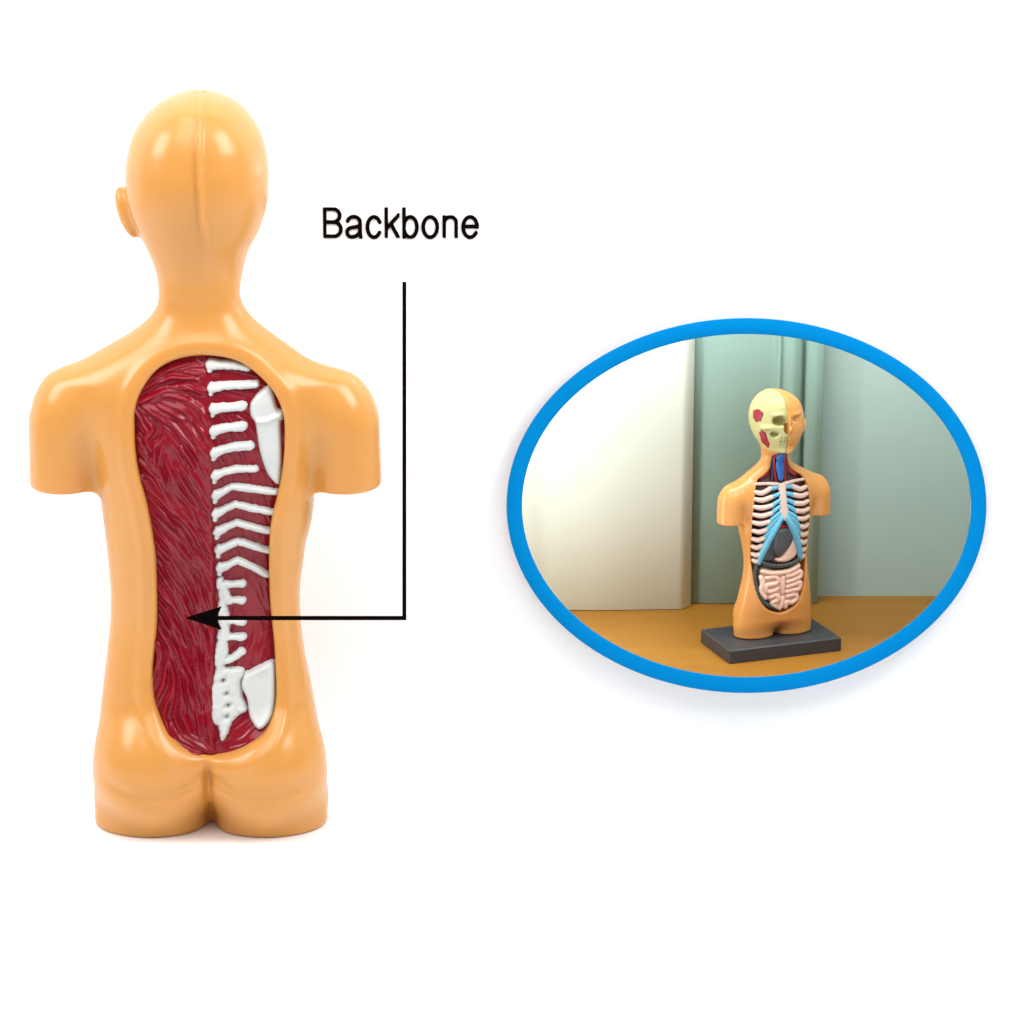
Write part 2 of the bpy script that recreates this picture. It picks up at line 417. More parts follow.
def relief(name, Yarr, mask, mat, parent, label=None):
    idx = -np.ones(GX.shape, int)
    q = mask[:-1, :-1] & mask[1:, :-1] & mask[:-1, 1:] & mask[1:, 1:]
    use = np.zeros(GX.shape, bool)
    for a in (0, 1):
        for b in (0, 1): use[a:GX.shape[0]-1+a, b:GX.shape[1]-1+b] |= q
    idx[use] = np.arange(use.sum())
    V = np.stack([GX[use], Yarr[use], GZ[use]], 1); n0 = len(V)
    I = np.argwhere(q)
    i, j = I.T
    F = np.stack([idx[i, j], idx[i+1, j], idx[i+1, j+1], idx[i, j+1]], 1)
    # give it thickness: a back face and a rim
    V2 = V.copy(); V2[:, 1] += 5.0
    E = {}
    for f in F.tolist():
        for a, b in zip(f, f[1:] + f[:1]):
            if (b, a) in E: del E[(b, a)]
            else: E[(a, b)] = 1
    rim = np.array([[b, a, a+n0, b+n0] for a, b in E]) if E else np.zeros((0, 4), int)
    return mesh(name, np.concatenate([V, V2]), np.concatenate([F, F[:, ::-1] + n0, rim]), mat, parent)
tag(relief('back_muscle', MY, DW > -6.0, M['red'], T), 'dark red striated muscle sheet')

BASE = BY + 14.5 - big*0.8            # floor the bones sit on
def bone_from_d(name, D, hgt, rnd, extra=0, mat=None):
    t = np.clip(D / rnd, 0, 1)
    h = hgt * np.sqrt(np.maximum(1 - (1-t)**2, 0)) + np.where(D < 0, D*1.6, 0) + extra
    Y = BASE - h
    return relief(name, Y, (D > -1.6) & (DW > -5.5), mat or M['bone'], T)
def linedist(pts, rad):
    """union of tapered strokes: positive inside"""
    best = np.full(GX.shape, -1e9)
    for (p, r0), (q, r1) in zip(zip(pts[:-1], rad[:-1]), zip(pts[1:], rad[1:])):
        ex, ez = q[0]-p[0], q[1]-p[1]; L = ex*ex+ez*ez+1e-9
        t = np.clip(((GX-p[0])*ex + (GZ-p[1])*ez)/L, 0, 1)
        d = np.sqrt((GX-p[0]-t*ex)**2 + (GZ-p[1]-t*ez)**2)
        best = np.maximum(best, (r0+(r1-r0)*t) - d)
    return best
wob = blur2(rng.normal(size=GX.shape), 9) * 2.6
RIBS = [
    [(210, 366), (222, 366.5), (234, 366.5), (246, 369)], [(211, 390), (225, 387.5), (240, 387), (255, 386)],
    [(213, 411), (221, 409.5), (232, 409), (241, 408)], [(213.5, 433), (222, 430), (232, 428.5), (241.5, 428)],
    [(214, 455), (223, 451), (235, 448.5), (249, 448)], [(214.5, 478), (223, 474), (236, 471), (254, 471)],
    [(215, 498), (223, 493), (232, 488.5), (253, 491), (275, 494)], [(215.5, 516), (225, 511), (235, 506.5), (254, 511), (273, 514)],
    [(217, 534), (226, 529), (236, 525), (254, 530), (268.5, 533)], [(218.5, 552), (227, 548), (237, 543.5), (252, 548), (268, 552.5)],
    [(219.5, 570.5), (228, 567), (237, 562), (252, 569), (267, 577)]]
for k, r in enumerate(RIBS):
    p = on_back(r); rad = [4.6] + [3.4]*(len(r)-2) + [3.2]
    if k in (2, 3, 4): rad = [4.8, 4.0, 3.7, 4.6]
    if k == 0: rad = [5.0, 3.8, 4.2, 3.6]
    D = linedist(p, [a + 0.35 for a in rad])
    hook = on_back([(r[0][0]-0.5, r[0][1]-3), (r[0][0]-1, r[0][1]+6)])
    D = np.maximum(D, linedist(hook, [2.8, 2.4]))
    bone_from_d('rib', D + wob*0.55, 6.6, 4.0)
# lumbar column with its side processes
col = on_back([(219, 582), (222, 590), (225, 600), (221.5, 608), (223, 618), (224, 628), (222.5, 640), (220.5, 652), (219, 664)])
D = linedist(col, [3.2, 5.0, 5.6, 4.4, 5.6, 5.2, 5.8, 6.2, 6.2])
bone_from_d('backbone', D + wob*1.3, 7.0, 4.4)
for (a, b, c) in (((222, 587), (232, 586.5), (241, 586)), ((224, 603.5), (233, 602.5), (241.5, 602.5)), ((223, 623), (233, 623), (242, 624)),
                  ((223, 640), (233, 639), (241.5, 639)), ((224, 663), (232, 660.5), (241, 654))):
    bone_from_d('vertebra_process', linedist(on_back([a, b, c]), [4.6, 3.5, 4.2]) + wob*0.7, 6.4, 3.8)
def z3(p): return [(80+.2832*a, 560+.2832*b) for a, b in p]
def z2(p): return [(80+.2539*a, 340+.2539*b) for a, b in p]
sac = spline2(on_back(z3([(476, 330), (492, 325), (505, 370), (522, 388), (558, 384), (580, 403), (566, 440), (572, 490), (588, 535), (560, 556), (532, 588), (512, 640), (495, 645), (486, 600), (464, 570), (461, 480), (472, 400)])), 4)
D = polydist(GX, GZ, sac); 
ex = np.zeros_like(GX)
for q in z3([(503, 432), (515, 478), (521, 520), (517, 560)]):
    c = on_back([q])[0]; ex -= 5.5*np.exp(-(((GX-c[0])/3.2)**2 + ((GZ-c[1]-(GX-c[0])*0.3)/2.6)**2))
cr = on_back(z3([(548, 400), (540, 480), (565, 540)]))
ex += 1.5*np.exp(-(np.minimum(linedist(cr, [0]*3), 0)/3.0)**2)
bone_from_d('sacrum', D + wob*0.8, 6.0, 5.0, (ex + wob*0.7)*np.clip(D/2, 0, 1))
for q in z3([(503, 432), (515, 478), (521, 520), (517, 560)]):
    c = on_back([q])[0]
    dd = 2.7 - np.sqrt((GX-c[0])**2 + ((GZ-c[1])*1.2)**2)
    Y = BASE - 6.0 + 5.2 - 0.55
    relief('foramen', Y, dd > 0, M['hole'], T)
hip = spline2(on_back(z3([(578, 408), (600, 396), (640, 375), (672, 360), (688, 372), (690, 450), (686, 520), (670, 572), (642, 604), (620, 600), (597, 560), (588, 500), (567, 450)])), 4)
D = polydist(GX, GZ, hip)
lip = on_back(z3([(585, 405), (620, 440), (665, 400)]))
bone_from_d('hip_bone', D + wob*0.2, 8.0, 6.0, (1.4*np.exp(-((D-4)/2.5)**2) - 1.0*np.exp(-((D-12)/5)**2))*np.clip(D/2, 0, 1))
sca = spline2(on_back(z2([(745, 185), (760, 230), (772, 275), (800, 288), (796, 318), (785, 335), (790, 450), (786, 572), (742, 542), (712, 470), (698, 400), (688, 335), (668, 300), (672, 255), (700, 215)])), 4)
D = polydist(GX, GZ, sca)
sp = on_back(z2([(690, 325), (740, 322), (795, 292)]))
bone_from_d('shoulder_blade', D + wob*0.2, 6.0, 5.0, (3.2*np.exp(-(np.minimum(linedist(sp, [0, 0, 0]), 0)/2.6)**2))*np.clip(D/3, 0, 1))

# ------------------------------------------------------------------ small torso on its base, front view (same mould)
MX = 205.0
def rl(v): return float(rz(v))
def wtc(z): return np.interp(z, [0, 150, 400, 700], [MX+7, MX+4, MX, MX-3])   # body midline
def face(x, y, z, f, skull):
    m = mid(z); dx = x - m
    if not skull:
        f = smin(f, ell(x, y, z, (m, 64, rl(264)), (20, 17, 13)), 8)                       # chin
        f = smin(f, ell(x, y, z, (m, 74, rl(176)), (6.5, 17, 22)), 6)                     # nose bridge
        f = smin(f, ell(x, y, z, (m, 84, rl(194)), (10, 13, 8)), 5)                       # nose tip
        for s in (-1, 1):
            f = smin(f, ell(x, y, z, (m+s*24, 66, rl(152)), (17, 12, 6)), 6)              # brow
            f = smax(f, -ell(x, y, z, (m+s*27, 83, rl(166)), (14, 15, 9)), 5)             # eye hollow
            f = smin(f, ell(x, y, z, (m+s*27, 66, rl(167)), (10, 10, 5.5)), 1.5)          # lids
            f = smin(f, ell(x, y, z, (m+s*34, 54, rl(195)), (16, 18, 14)), 10)            # cheek
        f = smin(f, ell(x, y, z, (m, 73, rl(225)), (17, 11, 4)), 3)
        f = smin(f, ell(x, y, z, (m, 71, rl(236)), (14, 11, 5)), 3)
        f = f + 2.5*np.exp(-((z-rl(230))/1.8)**2)*np.clip((18-abs(dx))/6, 0, 1)*np.clip((y-40)/10, 0, 1)
    else:
        f = smin(f, ell(x, y, z, (m+22, 66, rl(150)), (20, 13, 7)), 6)
        f = smax(f, -ell(x, y, z, (m+25, 79, rl(168)), (20, 27, 16)), 3)
        f = smin(f, ell(x, y, z, (m+44, 52, rl(190)), (30, 17, 8)), 8)                    # cheekbone
        f = smax(f, -ell(x, y, z, (m+3, 78, rl(192)), (10, 18, 16)), 3)                    # nose opening
        f = smax(f, -ell(x, y, z, (m+36, 68, rl(209)), (10, 16, 8)), 5)                  # below the cheekbone
        f = smin(f, ell(x, y, z, (m+4, 60, rl(230)), (27, 20, 18)), 5)                    # jaws with teeth
        th = np.clip((14-abs(z-rl(231)))/3, 0, 1)*np.clip((26-abs(dx))/4, 0, 1)
        f = f + th*(4.0*np.abs(np.cos(dx*math.pi/9))**4 + 4.0*np.exp(-((z-rl(231))/1.6)**2))*np.clip((y-40)/10, 0, 1)
        f = smin(f, ell(x, y, z, (m+2, 60, rl(262)), (24, 17, 10)), 6)
    return f
ZN = float(rz(285))
def body2(x, y, z):
    s = 1 + 0.10*np.clip((z - ZN + 10)/50, 0, 1); m = mid(z)
    return body(m + (x - m)/s, y/s, z, 0.72)
def mk(p): return [(MX + dx, rl(v)) for dx, v in p]
FW = [(0, 268), (16, 272), (24, 300), (30, 325), (50, 345), (68, 358), (80, 385), (86, 430), (90, 480), (88, 530), (84, 580), (80, 625), (74, 670), (62, 708), (42, 732), (16, 744), (2, 747)]
fwp = spline2(mk(FW + [(-dx, v) for dx, v in FW[::-1][1:-1]]), 4)
dfw = DMap(fwp, (60, 10), (350, 640), 2.0)
ZCH = rl(274)
def skull_region(x, y, z):
    """positive inside the skull half of the head"""
    m = mid(z)
    jaw = z - (rl(272) + np.clip(55-y, 0, 80)*0.35)
    side = y + 38 + 0*z
    return np.minimum(np.minimum(x - m - 1.0, side), jaw)
def small_skin(x, y, z):
    f = body2(x, y, z)
    f = np.where((z > rl(285)) & (y > 0), face(x, y, z, f, False), f)
    reg = skull_region(x, y, z)
    f = smax(f, np.minimum(reg + 0.5, f + 16), 2)
    d = dfw(x, z)
    cut = np.maximum(np.maximum(-(d + 1), -(f + 26)), 6 - y)
    cut = np.maximum(cut, z - (ZCH - 0.0*y))
    return smax(f, -cut, 6)
def small_skull(x, y, z):
    f = face(x, y, z, body2(x, y, z), True) + 0.6
    return smax(f, -skull_region(x, y, z), 1.5)
def shell(off, regfn, k=1.5, skull=False):
    def g(x, y, z):
        f = body2(x, y, z)
        if skull: f = face(x, y, z, f, True)
        return smax(f + off, -regfn(x, y, z), k)
    return g

# where it stands: inside the oval niche
KS = 0.372
NF = 0.0
WALL_Y = 0.20
RC = (746.5, 505.5)
SMALL_Y = 0.335
cxm, czm = WM(770.5, 633.0, SMALL_Y)
TABLE_Z = czm - 0.012 - 0.004
PH = math.radians(180 + 22)
S = empty('torso_model', (cxm, SMALL_Y, TABLE_Z + 0.0165))
S.rotation_euler = (0, 0, PH); S.scale = (1.05, 1, 1)
tag(S, 'small front facing torso model with skull face, ribs and bowels, on a black base', 'anatomy model')
ORG = (MX + 5, 0, 0); KK = 0.001 * KS
def part(name, V, F, mat): return mesh(name, V, F, mat, S, scale=KK, org=ORG)
def pnet(name, fn, lo, hi, st, mat): return part(name, *net(fn, lo, hi, st), mat)
pnet('skin_shell', small_skin, (22, -96, -6), (388, 112, ZTOP + 14), 3.0, M['skin2'])
sk = pnet('skull', small_skull, (180, -56, rl(290)), (290, 112, ZTOP + 14), 2.2, M['skull'])
def patch(name, c, r, off, mat, skull=True, st=2.0):
    fn = shell(off, lambda x, y, z: -ell(x, y, z, c, r) - 2.2*np.sin(y*0.33+1)*np.sin(z*0.22+c[2]) , 1.0, skull)
    o = pnet(name, fn, [c[i]-r[i]-4 for i in range(3)], [c[i]+r[i]+4 for i in range(3)], st, mat); return o
patch('temple_muscle', (float(mid(rl(150)))+70, 22, rl(158)), (30, 22, 19), -0.9, M['patch'])
patch('jaw_muscle', (float(mid(rl(222)))+50, 40, rl(224)), (22, 14, 30), -1.6, M['patch'])
patch('eye_socket', (float(mid(rl(167)))+25, 66, rl(167)), (17, 22, 13), -0.6, material('socket_ochre', (0.36, 0.26, 0.06), 0.5))
# lining of the opened chest
pnet('chest_lining', lambda x, y, z: smax(smax(body2(x, y, z) + 15, -(dfw(x, z) + 5), 2), 12 - y, 2), (95, 6, rl(752)), (315, 80, rl(262)), 3.5, M['lining'])

YMAPX = np.arange(95, 318, 4.0); YMAPZ = np.arange(rl(756), rl(262), 4.0)
_A, _B = np.meshgrid(YMAPX, YMAPZ, indexing='ij'); YM = surf_y(body2, _A, _B, True)
def fy(x, z):
    i = np.clip((x-YMAPX[0])/4, 0, len(YMAPX)-1.001); j = np.clip((z-YMAPZ[0])/4, 0, len(YMAPZ)-1.001)
    i0, j0 = int(i), int(j); a, b = i-i0, j-j0
    return YM[i0, j0]*(1-a)*(1-b)+YM[i0+1, j0]*a*(1-b)+YM[i0, j0+1]*(1-a)*b+YM[i0+1, j0+1]*a*b
def dense(p, n):
    p = np.asarray(p, float); out = []
    q = np.vstack([2*p[0]-p[1], p, 2*p[-1]-p[-2]])
    for i in range(1, len(q)-2):
        for t in np.arange(n)/n:
            a, b, c, d = q[i-1:i+3]
            out.append(0.5*(2*b+(c-a)*t+(2*a-5*b+4*c-d)*t*t+(3*b-a-3*c+d)*t**3))
    out.append(q[-2]); return np.array(out)
def tube(P, R, seg=8):
    P = np.asarray(P, float); n = len(P); V = []; Fc = []
    R = np.broadcast_to(R, (n,)).astype(float)
    T_ = np.gradient(P, axis=0); T_ /= np.linalg.norm(T_, axis=1, keepdims=True)+1e-9
    rings = []
    for i in range(n):
        t = T_[i]; u = np.cross(t, (0, 0, 1.0) if abs(t[2]) < .9 else (1.0, 0, 0))
        if rings and np.dot(u, rings[-1]) < 0: u = -u
        if rings: u = rings[-1] - t*np.dot(rings[-1], t)
        u /= np.linalg.norm(u); rings.append(u)
    st = [(0, -0.9, 0.35), (0, -0.55, 0.8)] + [(i, 0, 1) for i in range(n)] + [(n-1, 0.55, 0.8), (n-1, 0.9, 0.35)]
    for i, o, s in st:
        u = rings[i]; v = np.cross(T_[i], u)
        for k in range(seg):
            a = 2*math.pi*k/seg
            V.append(P[i] + T_[i]*o*R[i] + (u*math.cos(a)+v*math.sin(a))*R[i]*s)
    m = len(st)
    for i in range(m-1):
        for k in range(seg):
            k2 = (k+1) % seg; Fc.append([i*seg+k, i*seg+k2, (i+1)*seg+k2, (i+1)*seg+k])
    Fc.append(list(range(seg))[::-1]); Fc.append([(m-1)*seg+k for k in range(seg)])
    return V, Fc
def stube(name, pts, rad, off, mat, n=5):
    """tube lying on the torso's front; pts = (dx, row)"""
    q = dense([(MX+3+dx, rl(v)) for dx, v in pts], n)
    P = [(x, fy(x, z) - off, z) for x, z in q]
    R = np.interp(np.linspace(0, 1, len(P)), np.linspace(0, 1, len(rad)), rad)
    V, Fc = tube(P, R); return part(name, V, Fc, mat)

# ribs (row at the side, row where cartilage begins, row at the breastbone)
RR = [(388, 380, 378), (408, 404, 396), (430, 428, 414), (453, 450, 431), (476, 474, 448), (501, 498, 458), (526, 522, 466), (550, 546, 0), (573, 572, 0), (592, 594, 0)]
for s in (1, -1):
    for k, (a, b, c) in enumerate(RR):
        xs = [82, 81, 84, 85, 86, 85, 84, 82, 80, 77][k] - (3 if k == 0 else 0)
        xe = [30, 30, 31, 34, 40, 48, 52, 56, 60, 64][k]
        stube('rib', [(s*xs, a), (s*(xs*.6+xe*.4), a+3), (s*(xe+4), b)], [6.8, 8.2, 7.6], 5, M['rib'])
        if c:
            stube('costal_cartilage', [(s*(xe+3), b), (s*(xe*0.6+6), (b+c)/2+1), (s*8, c)], [7.0, 6.6, 6.0], 5, M['cart'])
    stube('costal_cartilage', [(s*64, 600), (s*60, 578), (s*50, 548), (s*38, 518), (s*22, 488), (s*8, 466)], [6, 9.5, 11, 11, 10, 8], 4, M['cart'])
    stube('costal_cartilage', [(s*56, 548), (s*46, 520), (s*30, 490), (s*12, 466)], [5, 5, 5, 5], 3, M['cart'])
    stube('collar_bone', [(s*74, 366), (s*40, 366), (s*12, 370)], [4.5, 5, 6.5], 3, M['rib'])
    # neck
    stube('neck_muscle', [(s*52, 352), (s*34, 336), (s*25, 312), (s*20, 288)], [7, 9, 8, 5], 14, M['patch'])
    stube('neck_vein', [(s*24, 360), (s*21, 330), (s*20, 276)], [3.5, 3.5, 3.5], 6, M['vein'])
    stube('neck_artery', [(s*14, 362), (s*15, 330), (s*15, 276)], [3.6, 3.6, 3.6], 5, M['artery'])
stube('larynx', [(0, 280), (0, 287), (0, 294), (0, 303), (0, 315), (0, 328), (0, 342), (0, 354)], [10, 12, 13, 10, 13, 12, 10, 9], 3, M['larynx'], 4)
# breastbone
sb = spline2(mk([(3, 368), (18, 364), (20, 376), (13, 388), (14, 404), (15, 430), (16, 448), (12, 462), (4, 474), (-6, 474), (-8, 462), (-12, 448), (-9, 430), (-8, 404), (-8, 388), (-14, 376), (-12, 364)]), 3)
dsb = DMap(sb, (170, rl(490)), (245, rl(350)), 1.5)
pnet('breastbone', lambda x, y, z: smax(smax(body2(x, y, z) - 1.0, -dsb(x, z), 6), -(body2(x, y, z)+9), 2), (176, 30, rl(482)), (238, 82, rl(356)), 2.2, M['rib'])
# organs
def organ(name, poly, off, rnd, mat, st=2.6, mod=None):
    pp = spline2(mk(poly), 4); lo = pp.min(0)-8; hi = pp.max(0)+8; dm = DMap(pp, lo, hi, 1.5)
    def fn(x, y, z):
        f = body2(x, y, z) + off
        if mod is not None: f = f + mod(x, z)
        return smax(smax(f, -dm(x, z), rnd), -(f + 14), 2)
    return pnet(name, fn, (lo[0], 10, lo[1]), (hi[0], 84, hi[1]), st, mat)
organ('heart', [(-4, 488), (18, 482), (26, 496), (14, 512), (-14, 514), (-24, 500)], 12, 8, M['patch'])
organ('liver', [(18, 512), (44, 520), (62, 560), (68, 596), (40, 600), (18, 592), (20, 560), (10, 530)], 8, 10, M['organ'])
organ('liver_lobe', [(26, 506), (0, 498), (-28, 502), (-38, 520), (-32, 548), (-10, 576), (12, 584), (30, 566), (33, 530)], 2, 16, material('liver_light', (0.075, 0.075, 0.078), 0.3))
organ('stomach', [(-30, 520), (-46, 530), (-56, 560), (-50, 590), (-20, 604), (10, 602), (22, 590), (0, 586), (-16, 564)], 4, 14, M['gut'])
organ('spleen', [(-58, 530), (-68, 545), (-72, 575), (-66, 596), (-58, 580), (-56, 555)], 8, 8, M['patch'])
lump = lambda i: 6.2 + 1.1*math.sin(i*2.1)
def colon(pts):
    q = dense([(MX+3+dx, rl(v)) for dx, v in pts], 7)
    P = [(x, fy(x, z)-5, z) for x, z in q]
    V, Fc = tube(P, [lump(i) for i in range(len(P))], 10); part('colon', V, Fc, M['colon'])
colon([(60, 596), (40, 604), (15, 610), (-15, 611), (-45, 606), (-66, 594)])
colon([(68, 600), (73, 630), (71, 665), (62, 694), (46, 716), (28, 727), (18, 732)])
GUT = [(56, 622), (30, 628), (0, 630), (-30, 628), (-56, 620)]
organ('bowel_mass', [(56, 616), (20, 624), (-20, 624), (-62, 612), (-70, 640), (-66, 690), (-50, 720), (-22, 736), (4, 738), (20, 726), (44, 704), (60, 670), (62, 640)], 7, 10, M['gut'])
COILS = [[(54, 624), (30, 630), (2, 632), (-28, 630), (-58, 620)], [(58, 640), (54, 660), (58, 680), (46, 700)],
         [(44, 644), (20, 642), (8, 652), (20, 662), (42, 664), (44, 680), (24, 682), (10, 676)], [(-6, 646), (-4, 668), (-6, 690)],
         [(-18, 644), (-40, 642), (-62, 636), (-64, 650), (-44, 656), (-20, 660)], [(-20, 674), (-44, 670), (-62, 668), (-60, 684), (-40, 686), (-18, 688)],
         [(32, 700), (14, 694), (8, 708), (26, 716), (14, 730)], [(-6, 704), (-4, 722), (2, 734)], [(-20, 702), (-44, 700), (-52, 712), (-34, 722), (-18, 718), (-16, 732)]]
for c in COILS: stube('bowel_coil', c, [7.8, 8.8, 7.8], 6.5, M['gut'], 6)

# black base
def box(cx, cy, sx, sy, z0, z1, bev=0.0):
    V = []; 
    for z, i in ((z0, 0), (z1-bev, 0), (z1, bev)):
        for a, b in ((-1, -1), (1, -1), (1, 1), (-1, 1)):
            V.append((cx+a*(sx/2-i), cy+b*(sy/2-i), z))
    Fc = [[3, 2, 1, 0], [8, 9, 10, 11]]
    for l in (0, 1):
        for k in range(4): Fc.append([l*4+k, l*4+(k+1) % 4, (l+1)*4+(k+1) % 4, (l+1)*4+k])
    return V, Fc
V, Fc = box(0.0, 0.001, 0.129, 0.081, -0.0160, -0.0006, 0.0012)
b = mesh('base', V, Fc, M['slab'], S, smooth=False, scale=1.0)
b.rotation_euler = (0, 0, math.radians(-2))

# ------------------------------------------------------------------ white sweep with an oval opening
ox, oz = [], []
NE = 128
def oval(a, b):
    return [WM(RC[0] + a*math.cos(2*math.pi*k/NE), RC[1] - b*math.sin(2*math.pi*k/NE), WALL_Y) for k in range(NE)]
hole = oval(228.5, 176.0)
V = []; Fc = []
x0, x1 = -3.5, 4.5; zt = 3.0; R_ = 0.035
zb = R_
for (x, z) in hole: V.append((x, WALL_Y, z))
for (x, z) in hole: V.append((x, WALL_Y + 0.010, z))
cx = sum(p[0] for p in hole)/NE; cz = sum(p[1] for p in hole)/NE
outer = []
for (x, z) in hole:
    dx, dz = x-cx, z-cz
    t = min(((x1-cx)/dx if dx > 0 else (x0-cx)/dx) if abs(dx) > 1e-9 else 1e9, ((zt-cz)/dz if dz > 0 else (zb-cz)/dz) if abs(dz) > 1e-9 else 1e9)
    outer.append((cx+dx*t, cz+dz*t))
for p in outer: V.append((p[0], WALL_Y, p[1]))
for k in range(NE):
    k2 = (k+1) % NE
    Fc.append([k, k2, NE*2+k2, NE*2+k]); Fc.append([k+NE, k2+NE, k2, k])
for (xa, za) in ((x0, zt), (x1, zt), (x0, zb), (x1, zb)): pass
n = len(V)
# corner triangles of the rectangle
def corner(xc, zc):
    global V, Fc
    best = min(range(NE), key=lambda k: 0 if False else abs(math.atan2(outer[k][1]-cz, outer[k][0]-cx) - math.atan2(zc-cz, xc-cx)))
    for a, b in ((best-1, best), (best, (best+1) % NE)):
        a %= NE
        pa, pb = outer[a], outer[b]
        if abs(pa[0]-pb[0]) > 1e-6 and abs(pa[1]-pb[1]) > 1e-6:
            V.append((xc, WALL_Y, zc)); Fc.append([NE*2+a, NE*2+b, len(V)-1])
for xc in (x0, x1):
    for zc in (zb, zt): corner(xc, zc)
n = len(V)
prof = [(WALL_Y - R_*(1-math.cos(a)), R_*(1-math.sin(a))) for a in np.linspace(0, math.pi/2, 6)] + [(-4.5, 0.0)]
for (y, z) in prof: V += [(x0, y, z), (x1, y, z)]
for i in range(len(prof)-1): Fc.append([n+2*i, n+2*i+1, n+2*i+3, n+2*i+2])
bd = mesh('backdrop', V, Fc, M['white'], None, smooth=False, scale=1.0)
tag(bd, 'seamless white studio sweep with an oval opening', kind='structure')

# ------------------------------------------------------------------ blue oval frame
prof = []
def ring(ai, bi, ao, bo, y0, y1, bev):
    V = []; Fc = []
    loops = [(ao, bo, y0), (ao, bo, y1+bev), (ao-1.2, bo-1.2, y1), (ai+1.2, bi+1.2, y1), (ai, bi, y1+bev), (ai, bi, y0)]
    for a, b_, y in loops:
        for k in range(NE):
            x, z = WM(RC[0] + a*math.cos(2*math.pi*k/NE), RC[1] - b_*math.sin(2*math.pi*k/NE), y)
            V.append((x, y, z))
    m = len(loops)
    for l in range(m):
        for k in range(NE):
            k2 = (k+1) % NE; l2 = (l+1) % m
            Fc.append([l*NE+k, l2*NE+k, l2*NE+k2, l*NE+k2])
    return V, Fc
V, Fc = ring(224.5, 171.5, 240.0, 187.5, WALL_Y - 0.022, WALL_Y - 0.028, 0.001)
fr = mesh('oval_frame', V, Fc, M['blue'], None, scale=1.0)
V, Fc = ring(226.0, 173.0, 238.0, 185.5, WALL_Y - 0.0005, WALL_Y - 0.0221, 0.001)
mesh('shadow_collar', V, Fc, material('shadow_collar_grey', (0.10, 0.085, 0.085), 0.8, 0.1), fr, scale=1.0)  # unseen part added behind the frame to deepen its shadow on the wall
tag(fr, 'bright blue oval frame round the picture niche on the white wall', 'frame')

# ------------------------------------------------------------------ niche behind the oval: shelf, wall, curtains
NX0, NX1 = WM(480, 500, WALL_Y)[0], WM(1015, 500, WALL_Y)[0]
BACK_Y = None
# back edge of the shelf appears at row 609
yy = WALL_Y
for y in np.arange(0.3, 0.7, 0.002):
    if WM(750, 609, y)[1] <= TABLE_Z: BACK_Y = float(y); break
    BACK_Y = float(y)
NT = 1.20
matT = bpy.data.materials.new('orange_wood'); matT.use_nodes = True
nt = matT.node_tree; p = nt.nodes['Principled BSDF']; p.inputs['Roughness'].default_value = 0.5
tc = nt.nodes.new('ShaderNodeTexCoord'); mp = nt.nodes.new('ShaderNodeMapping'); mp.inputs['Scale'].default_value = (4, 22, 4)
nz = nt.nodes.new('ShaderNodeTexNoise'); nz.inputs['Scale'].default_value = 2.2; nz.inputs['Detail'].default_value = 6
cr = nt.nodes.new('ShaderNodeValToRGB'); cr.color_ramp.elements[0].color = (0.31, 0.125, 0.009, 1); cr.color_ramp.elements[1].color = (0.345, 0.145, 0.012, 1)
cr.color_ramp.elements[0].position = 0.3; cr.color_ramp.elements[1].position = 0.7
for a, b_ in ((tc.outputs['Object'], mp.inputs[0]), (mp.outputs[0], nz.inputs['Vector']), (nz.outputs[0], cr.inputs[0]), (cr.outputs[0], p.inputs['Base Color'])): nt.links.new(a, b_)
def slab(name, x0, x1, y0, y1, z0, z1, mat):
    V = [(x, y, z) for z in (z0, z1) for (x, y) in ((x0, y0), (x1, y0), (x1, y1), (x0, y1))]
    Fc = [[3, 2, 1, 0], [4, 5, 6, 7]] + [[k, (k+1) % 4, (k+1) % 4+4, k+4] for k in range(4)]
    return mesh(name, V, Fc, mat, None, smooth=False, scale=1.0)
tag(slab('tabletop', NX0, NX1, WALL_Y + 0.011, BACK_Y + 0.05, TABLE_Z - 0.02, TABLE_Z, matT), 'orange brown wooden table top inside the oval', kind='structure')
matW = material('sage_wall', (0.36, 0.46, 0.42), 0.8, 0.2, var=0.05, vscale=6)
matD = material('niche_sides', (0.6, 0.62, 0.58), 0.8, 0.2)
tag(slab('wall', NX0, NX1, BACK_Y + 0.05, BACK_Y + 0.06, TABLE_Z - 0.02, NT, matW), 'grey green wall behind the small torso', kind='structure')
tag(slab('niche_side_wall', NX0 - 0.01, NX0 - 0.0003, WALL_Y + 0.011, BACK_Y + 0.06, TABLE_Z - 0.02, NT, matD), kind='structure')
tag(slab('niche_side_wall', NX1 + 0.0003, NX1 + 0.01, WALL_Y + 0.011, BACK_Y + 0.06, TABLE_Z - 0.02, NT, matD), kind='structure')
tag(slab('niche_ceiling', NX0 - 0.01, NX1 + 0.01, WALL_Y + 0.011, BACK_Y + 0.06, NT + 0.0003, NT + 0.01, matD), kind='structure')

def curtain(name, ua, ub, y, ztop, zbot, fn, mat, thick=0.002, n=160):
    V = []; Fc = []
    xa, xb = WM(ua, 500, y)[0], WM(ub, 500, y)[0]
    for s in (0, 1):
        for k in range(n+1):
            t = k/n; x = xa + (xb-xa)*t; yv = y + fn(t, ua + (ub-ua)*t) + s*thick
            for z in (zbot, ztop): V.append((x, yv, z))
    m = 2*(n+1)
    for k in range(n):
        a = 2*k
        Fc.append([a, a+2, a+3, a+1]); Fc.append([m+a+1, m+a+3, m+a+2, m+a])
        Fc.append([a+2, a, m+a, m+a+2]); Fc.append([a+1, a+3, m+a+3, m+a+1])
    Fc.append([0, 1, m+1, m]); e = 2*n; Fc.append([e+1, e, m+e, m+e+1])
    return mesh(name, V, Fc, mat, None, scale=1.0)
g = lambda u, c, w: math.exp(-((u-c)/w)**2)
